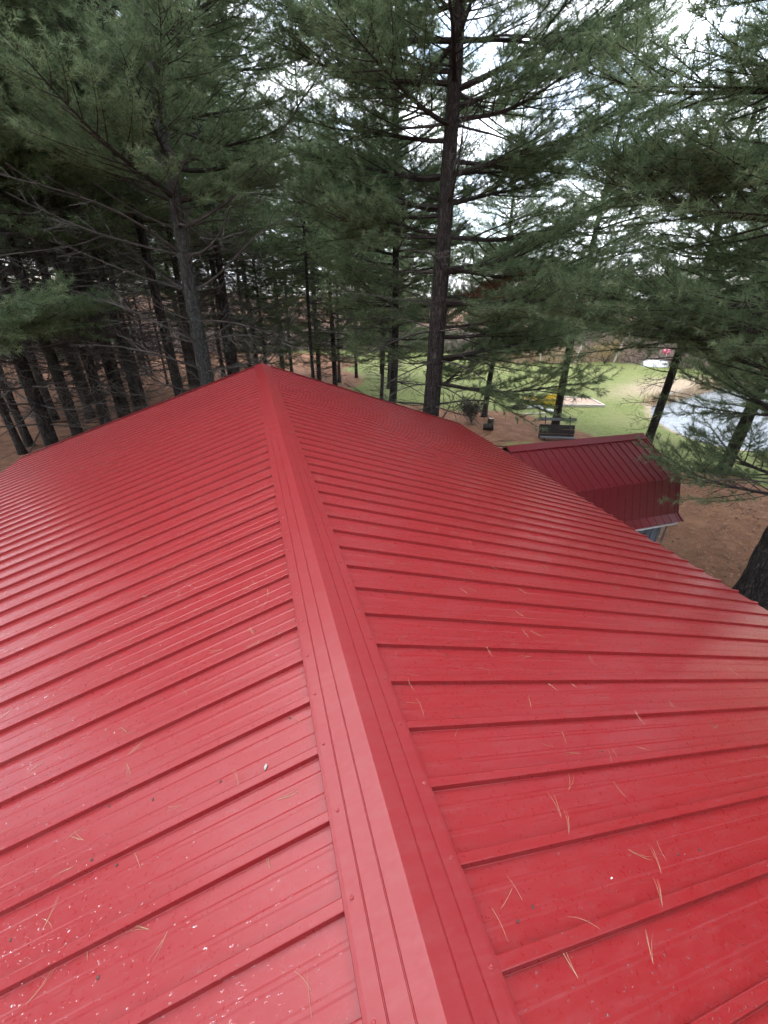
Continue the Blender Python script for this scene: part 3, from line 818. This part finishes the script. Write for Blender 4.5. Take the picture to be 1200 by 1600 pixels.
# thick brown pine behind the gable: azimuth 0 = towards the pond side, 180 = towards the wood
def spec_c(r):
    out_ = []; z = 2.6
    while z < 17.5:
        n_ = r.choice((4, 5, 5)); a0 = r.uniform(0, 360)
        for k in range(n_):
            a = (a0+k*360/n_+r.uniform(-18, 18)) % 360
            left = 100 < a < 260; front = 225 < a < 315
            L = (4.6 if z < 10 else 4.6*(1-(z-10)/9.5)+.6)*r.uniform(.75, 1.1)
            el_ = r.uniform(-.02, .22) if z > 5 else r.uniform(-.15, .08)
            if z < 7.5 and (left or front): out_.append((z, a, el_, L*.62, 'dead'))
            elif z < 3.4: out_.append((z, a, el_, L*.7, 'dead'))
            elif front and z < 10 and r.random() < .6: out_.append((z, a, el_, L*.5, 'dead'))
            elif r.random() < .14: out_.append((z, a, el_, L*.7, 'dead'))
            else: out_.append((z, a, el_, L, 'live'))
        z += r.uniform(.62, .95)
    out_ += [(zz, r.uniform(-22, 28), r.uniform(-.08, .08), r.uniform(4.2, 5.4), 'live') for zz in (4.8, 5.4, 6.2, 7.0)]
    out_ += [(zz, aa, r.uniform(0, .2), 4.2, 'live') for zz, aa in ((9.3, 15), (10.4, 350), (11.5, 25), (12.6, 5), (9.8, 165), (11.0, 190), (12.2, 170), (13.3, 200), (8.4, 150))]
    out_ += [(6.3, 12, .12, 3.0, 'brown'), (7.8, 195, .1, 3.2, 'live'), (8.2, 170, .05, 3.6, 'live')]
    return out_
hero(5.08, 12.0, 20, .305, M['bark_brown'], 'thick straight brown pine trunk standing just behind the roof gable', 41, spec_c, bend=.03)
# grey-barked pine just behind the ridge end
def spec_g(r):
    out_ = []; z = 3.4
    while z < 17.5:
        n_ = r.choice((5, 6)) if z < 8.2 else r.choice((4, 5)); a0 = r.uniform(0, 360)
        for k in range(n_):
            a = (a0+k*360/n_+r.uniform(-18, 18)) % 360
            L = (4.4 if z < 11 else 4.4*(1-(z-11)/9)+.6)*r.uniform(.75, 1.1)
            if z < 8.2: out_.append((z, a, r.uniform(-.05, .5), L*r.uniform(.6, 1.1), 'dead'))
            elif r.random() < .12: out_.append((z, a, r.uniform(0, .4), L*.7, 'dead'))
            else: out_.append((z, a, r.uniform(0, .3), L, 'live'))
        z += r.uniform(.6, .9)
    return out_
hero(-1.59, 14.85, 20, .27, M['bark_grey'], 'grey smooth-barked pine with bare lower limbs just behind the ridge end', 52, spec_g)
def spec_l(r):
    out_ = [(5.3, 300, .0, 4.8, 'live'), (5.4, 325, .02, 5.0, 'live'), (5.5, 345, .03, 4.2, 'live'), (5.2, 275, 0, 4.4, 'live'), (5.3, 312, .05, 4.4, 'live'), (5.5, 20, .0, 3.0, 'live')]
    z = 2.2
    while z < 17.5:
        n_ = r.choice((5, 6)); a0 = r.uniform(0, 360)
        for k in range(n_):
            a = (a0+k*360/n_+r.uniform(-18, 18)) % 360
            L = (4.4 if z < 11 else 4.4*(1-(z-11)/9)+.6)*r.uniform(.75, 1.1)
            if z < 8.6: out_.append((z, a, r.uniform(-.15, .2), L*.8, 'dead'))
            else: out_.append((z, a, r.uniform(0, .25), L, 'live'))
        z += r.uniform(.55, .8)
    return out_
hero(-7.46, 16.87, 19, .24, M['bark'], 'thick lichen-spotted pine trunk at the left corner of the roof', 58, spec_l)
# big pine beside the right eave
def spec_r(r):
    out_ = []; z = 3.2
    out_ += [(2.95, 130, -.03, 3.1, 'live'), (3.2, 88, -.03, 3.6, 'live'), (4.4, 84, 0, 5.0, 'live')]
    for zz in (5.6, 6.3, 6.9, 7.4, 7.9, 8.3, 10.9, 11.3, 11.8, 12.4):
        out_.append((zz, r.uniform(95, 175), r.uniform(-.05, .12), r.uniform(4.4, 6.2)*(1 if zz < 10 else .8), 'live'))
    while z < 15.5:
        n_ = r.choice((4, 5, 5)); a0 = r.uniform(0, 360)
        for k in range(n_):
            a = (a0+k*360/n_+r.uniform(-18, 18)) % 360
            L = (5.4 if z < 10 else 5.4*(1-(z-10)/8)+.8)*r.uniform(.75, 1.1)
            if 8.4 < z < 10.8 and r.random() < .5: continue
            if 60 < a < 180 and z < 8.4 and r.random() < .55: continue
            if 170 < a < 250 and z < 9: continue       # kept clear of the roof
            if z < 4.6: out_.append((z, a, r.uniform(-.2, .05), L*.5, 'dead'))
            else: out_.append((z, a, r.uniform(-.05, .2), L, 'live'))
        z += r.uniform(.7, .95)
    return out_
hero(9.75, 4.25, 19, .43, M['bark'], 'massive dark-barked pine beside the right eave of the roof', 63, spec_r, 56, 200, .05)

# ------------------------------------------------------------------ yard things
Rz = lambda a: Matrix.Rotation(a, 3, 'Z')
# wooden bench
bench = empty('wooden_bench', (14.1, 16.55, gz(14.1, 16.5)), RAD(-21)); bench.scale = (.9,)*3; tag(bench, 'old dark plank bench with black iron loop supports behind the shed ridge', 'bench')
tilt = Matrix.Rotation(RAD(-24), 3, 'X')
for k in range(3):
    mb = MB(); mb.box((0, .02+k*.0, 0), (1.95, .05, .24), None, .006)
    o = link('backrest_board', mb.mesh('backrest_board', M['old_wood']), bench, (random.uniform(-.02, .02), -.06+.10*k, .17+.235*k), (RAD(-23), 0, 0))
mb = MB(); mb.box((0, 0, 0), (2.15, .05, .17), None, .006); link('top_rail', mb.mesh('top_rail', M['grey_wood']), bench, (0, .34, 1.02), (RAD(-40), 0, RAD(2)))
mb = MB(); mb.box((0, 0, 0), (1.9, .28, .045), None, .006); link('seat_board', mb.mesh('seat_board', M['grey_wood']), bench, (0, -.28, .16), (RAD(4), 0, 0))
for sx in (-.68, .68):
    pts = []
    for i in range(22):
        u = i/21; a = math.pi*u
        pts.append((sx, -.17+.50*0, 0))
    pts = [(sx, -.22, .0), (sx, -.16, .3), (sx, .10, .75), (sx, .26, 1.10), (sx, .31, 1.19), (sx, .37, 1.20), (sx, .40, 1.13), (sx, .385, 1.0)]
    mb = MB(); mb.tube(pts, .026, 6); mb.tube([(sx+.05, -.16, .35), (sx+.09, .02, .7)], .022, 5); mb.tube([(sx, -.2, .12), (sx, .42, .02)], .02, 5)
    link('iron_support', mb.mesh('iron_support', M['iron'], True), bench)
# sandbox
sb = empty('sandbox', (20.7, 23.0, gz(20.7, 23)), RAD(-17)); tag(sb, 'low sandbox with pale timber edging on the lawn', 'sandbox')
for (cx_, cy_, dx_, dy_) in ((0, -1.15, 2.9, .11), (0, 1.15, 2.9, .11), (-1.4, 0, .11, 2.18), (1.4, 0, .11, 2.18)):
    mb = MB(); mb.box((cx_, cy_, .07), (dx_, dy_, .17), None, .012); link('edge_timber', mb.mesh('edge_timber', M['timber']), sb)
mb = MB(); gxs = np.linspace(-1.34, 1.34, 14); gys = np.linspace(-1.09, 1.09, 12)
V = [(x, y, .05+.05*mnoise.noise(Vector((x*2, y*2, 0)))+.03) for x in gxs for y in gys]
mb.add(V, [(i*12+j, (i+1)*12+j, (i+1)*12+j+1, i*12+j+1) for i in range(13) for j in range(11)]); link('sand', mb.mesh('sand', M['sand'], True), sb)
# yellow play box
yb = empty('yellow_play_box', (18.3, 23.6, gz(18.3, 23.6)), RAD(-30)); tag(yb, 'yellow open play box with tall end post next to the sandbox', 'play box')
mb = MB()
mb.prism([(-1.0, .02), (.98, .02), (.98, .52), (-1.0, .22)], lambda a, c: (a, -.72, c), lambda a, c: (a, -.66, c)); link('side_panel', mb.mesh('side_panel', M['yellow']), yb)
mb = MB()
mb.prism([(-1.0, .02), (.98, .02), (.98, .52), (-1.0, .22)], lambda a, c: (a, .66, c), lambda a, c: (a, .72, c)); link('side_panel', mb.mesh('side_panel', M['yellow']), yb)
mb = MB(); mb.box((-1.03, 0, .12), (.06, 1.44, .2), None, .01); link('end_panel', mb.mesh('end_panel', M['yellow']), yb)
for s_ in (-.72, .72):
    mb = MB(); mb.box((1.05, s_, .5), (.13, .13, 1.0), None, .015); link('post', mb.mesh('post', M['yellow']), yb)
mb = MB(); mb.box((0, 0, .06), (1.98, 1.3, .05)); link('floor', mb.mesh('floor', M['sand']), yb)
# boards and tarp on the grass
mb = MB(); mb.box((0, 0, .03), (1.5, .12, .04), None, .008)
tag(link('pale_board', mb.mesh('pale_board', M['timber']), None, (16.0, 21.0, gz(16, 21)), (0, 0, RAD(-4))), 'long pale board lying flat in the grass', 'board')
mb = MB(); pts = [(0, 0, .05), (.35, .25, .07), (.75, .22, .1), (.95, -.05, .08), (.75, -.4, .05), (1.05, -.75, .04), (1.5, -.8, .04)]
mb.tube(pts, [.07, .09, .10, .1, .11, .14, .06], 8)
tag(link('white_hose', mb.mesh('white_hose', M['white_plastic'], True), None, (16.4, 22.3, gz(16.4, 22.3)), (0, 0, RAD(-10))), 'white curled drain hose lying on the lawn by the brush heap', 'hose')
rb = random.Random(3); mb = MB()
for k in range(160):
    a = rb.uniform(0, 6.28); d0 = .75*rb.random(); c = Vector((d0*math.cos(a), d0*math.sin(a)*.6, .28*(1-d0/.8)*rb.random()+.03)); b2 = rb.uniform(0, 6.28); L = rb.uniform(.2, .6)
    e = Vector((math.cos(b2)*L/2, math.sin(b2)*L/2, rb.uniform(-.08, .08))); mb.tube([c-e, c, c+e], [.012, .015, .008], 4)
tag(link('brush_heap', mb.mesh('brush_heap', M['dead_twig']), None, (15.9, 22.6, gz(15.9, 22.6))), 'low heap of dark twigs on the lawn', 'brush heap')
# logs
def log(name, r0, L, rot, loc, label):
    n = 14; mb = MB(); V = []
    for k in (0, .33, .66, 1):
        for i in range(n):
            a = 2*math.pi*i/n; q = r0*(1+.08*mnoise.noise(Vector((math.cos(a)*2, math.sin(a)*2, k*2+r0*9))))
            V.append((q*math.cos(a), q*math.sin(a), k*L))
    Fc = [(k*n+i, k*n+(i+1) % n, (k+1)*n+(i+1) % n, (k+1)*n+i) for k in range(3) for i in range(n)]
    mb.add(V, Fc); root = empty(name, loc); root.rotation_euler = rot; tag(root, label, 'log', 'cut logs by the shrub')
    link('bark', mb.mesh('bark', M['bark_brown'], True), root)
    for k, z in ((0, -.002), (3, L+.002)):
        e = MB(); e.add([(v[0]*.95, v[1]*.95, z) for v in V[k*n:k*n+n]]+[(0, 0, z)], [(i, (i+1) % n, n) for i in range(n)]); link('cut_end', e.mesh('cut_end', M['log_end']), root)
log('cut_log', .17, .55, (RAD(88), 0, RAD(62)), (11.3, 19.0, gz(11.3, 19)+.17), 'short cut log lying on its side beside the upright stump')
log('cut_log', .16, .48, (0, 0, 0), (11.95, 19.35, gz(11.95, 19.35)), 'upright cut stump of wood beside the lying log')
# shrub
def shrub(name, x, y, h, rad, nleaf, mat_leaf, label, seed, cat='shrub', group=None):
    r = np.random.default_rng(seed); root = empty(name, (x, y, gz(x, y))); tag(root, label, cat, group)
    mb = MB(); tips = []
    for k in range(16):
        a = r.uniform(0, 6.28); e = r.uniform(.2, .9)
        tip = np.array([math.cos(a)*rad*e, math.sin(a)*rad*e, h*r.uniform(.5, 1)]); midp = tip*.5+np.array([0, 0, .1*h])
        mb.tube([(0, 0, 0), midp, tip], [.02, .012, .004], 4); tips += [midp, tip, (midp+tip)/2]
    link('stems', mb.mesh('stems', M['dead_twig']), root)
    T = np.array(tips); P = T[r.integers(0, len(T), nleaf)]+r.normal(0, .16*rad, (nleaf, 3)); P[:, 2] = np.abs(P[:, 2])
    d = r.normal(0, 1, P.shape); d /= np.linalg.norm(d, axis=1)[:, None]; s2 = np.cross(d, r.normal(0, 1, P.shape)); s2 /= np.linalg.norm(s2, axis=1)[:, None]
    V = np.stack([P-s2*.02, P+s2*.02, P+d*.11], 1).reshape(-1, 3)
    link('foliage', mesh_np('foliage', V, tris=np.arange(len(V)).reshape(-1, 3), attr={'tint': np.repeat(r.uniform(0, 1, nleaf), 3)}, mats=[mat_leaf]), root)
shrub('shrub', 11.3, 20.3, 1.5, .95, 2600, M['shrub_leaf'], 'dark ragged shrub beside the cut logs', 8)
shrub('shrub', 36.5, 37.5, 3.4, 2.2, 2600, M['yellow_leaf'], 'yellow-leaved bush at the far edge of the lawn', 9)
# boat and pink float
boat = empty('white_rowboat', (41.0, 35.2, gz(41, 35.2)), RAD(-25)); tag(boat, 'small white upturned boat at the far end of the lawn', 'boat')
V = []; n = 9
for i in range(9):
    u = i/8; w = .62*math.sin(math.pi*min(.97, .12+.8*u))**.6
    for j in range(n):
        a = math.pi*j/(n-1); V.append((-1.3+2.6*u, w*math.cos(a), .02+.62*math.sin(a)**.7*(.85+.15*math.sin(math.pi*u))))
mb = MB(); mb.add(V, [(i*n+j, i*n+j+1, (i+1)*n+j+1, (i+1)*n+j) for i in range(8) for j in range(n-1)]+[tuple(range(n)), tuple(range(8*n+n-1, 8*n-1, -1))]); link('hull', mb.mesh('hull', M['white_plastic'], True), boat)
mb = MB(); mb.box((0, 0, .66), (2.3, .05, .06)); link('keel', mb.mesh('keel', M['white_plastic']), boat)
mb = MB(); mb.box((0, 0, .75), (.12, .12, 1.5), None, .01)
tag(link('white_post', mb.mesh('white_post', M['white_plastic']), None, (42.6, 35.6, gz(42.6, 35.6))), 'white post standing by the upturned boat', 'post')
me = blob_me('pink_float', M['pink'], .46, .36, .27, 5)
tag(link('pink_float', me, None, (42.3, 35.4, gz(42.3, 35.4)+1.3)), 'bright pink rounded float hung on the white post', 'float')

# ------------------------------------------------------------------ far thicket, birches, bare trees
def bare_tree(seed, H, mat):
    r = np.random.default_rng(seed); WV, WQ, nb = [], [], 0
    def wood(P, rad, s):
        nonlocal nb
        v, q = tube(P, rad, s); WV.append(v); WQ.append(q+nb); nb += len(v)
    s = np.linspace(0, 1, 7)
    main = np.stack([.06*H*np.sin(s*3+seed), .05*H*np.sin(s*2.3), H*s], -1); wood(main, np.interp(s, [0, 1], [.012*H, .012]), 6)
    def grow(p, d, L, rad, lev):
        s_ = np.linspace(0, 1, 4); d2 = d+r.normal(0, .15, 3); P = p+np.outer(s_*L, d)+np.outer(s_**2*L*.3, [0, 0, 1])+np.outer(s_**2*L*.15, d2)
        wood(P, np.interp(s_, [0, 1], [rad, rad*.45]), 4 if lev == 0 else 3)
        if lev < 3:
            for k in range(5 if lev < 2 else 4):
                u = r.uniform(.25, 1); i = min(int(u*3), 2); q = P[i]+(P[i+1]-P[i])*(u*3-i)
                e = d*.7+r.normal(0, .55, 3)+np.array([0, 0, .25]); e /= np.linalg.norm(e); grow(q, e, L*r.uniform(.35, .6), max(rad*.5, .009), lev+1)
    for k in range(9):
        u = .25+.72*k/9; i = min(int(u*6), 5); p = main[i]+(main[i+1]-main[i])*(u*6-i); a = r.uniform(0, 6.28)
        grow(p, np.array([math.cos(a)*.8, math.sin(a)*.8, .6]), H*.30*(1.15-u), .005*H, 0)
    return mesh_np('bare_crown', np.concatenate(WV), quads=np.concatenate(WQ), mats=[mat])
BT = [bare_tree(400+k, 8, M['brush_grey' if k % 2 else 'brush']) for k in range(4)]
rt = random.Random(21)
for k in range(92):
    a = RAD(-32+k*96/91)+rt.uniform(-.02, .02); d = rt.uniform(58, 78)
    if a > RAD(8): d = rt.uniform(56, 74)
    x, y = d*math.sin(a), d*math.cos(a)
    o = link('bare_tree', BT[k % 4], None, (x, y, gz(x, y)-.05), (0, 0, rt.uniform(0, 6.28)), (rt.uniform(.9, 1.6),)*3)
    tag(o, 'leafless grey-brown tree in the far thicket beyond the lawn', 'bare tree', 'bare trees beyond the lawn')
BI = [(33.0, 38.0, .16), (29.0, 38.5, -.14), (38.2, 38.0, .22)]
for k, (x, y, ln_) in enumerate(BI):
    mb = MB(); mb.tube([(0, 0, 0), (ln_*3, 0, 2.2), (ln_*7, .1, 4.6), (ln_*10, .1, 6.6)], [.10, .085, .06, .02], 8)
    for q in range(7):
        zz = 2.4+q*.6; s_ = (-1)**q; mb.tube([(ln_*1.45*zz, .03, zz), (ln_*1.45*zz+s_*.5, .1, zz+.5), (ln_*1.45*zz+s_*.8, .2, zz+1.1)], [.025, .015, .006], 4)
    tag(link('birch_tree', mb.mesh('birch_tree', M['birch'], True), None, (x, y, gz(x, y))), ('white birch trunk leaning over the far lawn edge', 'thin white birch leaning towards the wood', 'white birch by the upturned boat')[k], 'birch tree')
def strokes(name, n_, fpos, hmin, hmax, w, mat, seed, label, cat, lean=.25):
    r = np.random.default_rng(seed); P = np.array([fpos(r) for _ in range(n_)]); Z = ground_z(P[:, 0], P[:, 1])
    B = np.column_stack([P, Z]); h_ = r.uniform(hmin, hmax, n_); d = np.column_stack([r.normal(0, lean, n_), r.normal(0, lean, n_), np.ones(n_)])*h_[:, None]
    a = r.uniform(0, math.pi, n_); s_ = np.column_stack([np.cos(a), np.sin(a), np.zeros(n_)])*w*r.uniform(.6, 1.4, (n_, 1))
    V = np.stack([B-s_, B+s_, B+d], 1).reshape(-1, 3)
    tag(link(name, mesh_np(name, V, tris=np.arange(len(V)).reshape(-1, 3), mats=[mat])), label, cat, kind='stuff')
def arc(d0, d1, a0, a1):
    def f_(r):
        a = RAD(r.uniform(a0, a1)); d = r.uniform(d0, d1); return d*math.sin(a), d*math.cos(a)
    return f_
strokes('thicket', 26000, arc(54, 70, -36, 64), 1.2, 4.2, .03, M['brush'], 31, 'brown leafless brush thicket along the far edge of the grass', 'thicket', .3)
def nearback(r):
    u = r.random(); return 26+u*26+r.normal(0, 1), 39.5-u*2+abs(r.normal(0, 2.6))
strokes('tall_dry_grass', 9000, nearback, .5, 2.2, .025, M['reed'], 32, 'tall dry tan grass along the back of the lawn', 'dry grass', .22)
def bank(r):
    u = r.random(); return 26+u*22, 22.6+u*4.6-abs(u-.65)*3+1.3*r.random()+.6
strokes('pond_reeds', 3500, bank, .25, .8, .02, M['reed'], 33, 'tan reeds along the back bank of the pond', 'reeds', .25)
# needle and leaf litter on the ground in the open patch right of the roof
r_ = np.random.default_rng(44); n_ = 16000
P = np.column_stack([r_.uniform(5.8, 17, n_), r_.uniform(-1, 13, n_)]); keep = np.hypot(P[:, 0]-11.5, P[:, 1]-5) < 7.5; P = P[keep]; n_ = len(P)
B = np.column_stack([P, ground_z(P[:, 0], P[:, 1])+.015]); a = r_.uniform(0, 6.28, n_); L = r_.uniform(.018, .075, n_)[:, None]
d = np.column_stack([np.cos(a), np.sin(a), r_.normal(0, .3, n_)])*L; s_ = np.column_stack([-np.sin(a), np.cos(a), r_.normal(0, .4, n_)])*L*.3
V = np.stack([B-d, B+s_, B+d+[0, 0, .01], B-s_], 1).reshape(-1, 3)
litm = mat_simple('leaf_litter', (.055, .028, .018), (.42, .25, .16), 3.1, .9, geo=True, bs=0)
tag(link('leaf_litter', mesh_np('leaf_litter', V, quads=np.arange(len(V)).reshape(-1, 4), mats=[litm])), 'brown leaf and needle litter on the ground beside the shed', 'leaf litter', kind='stuff')
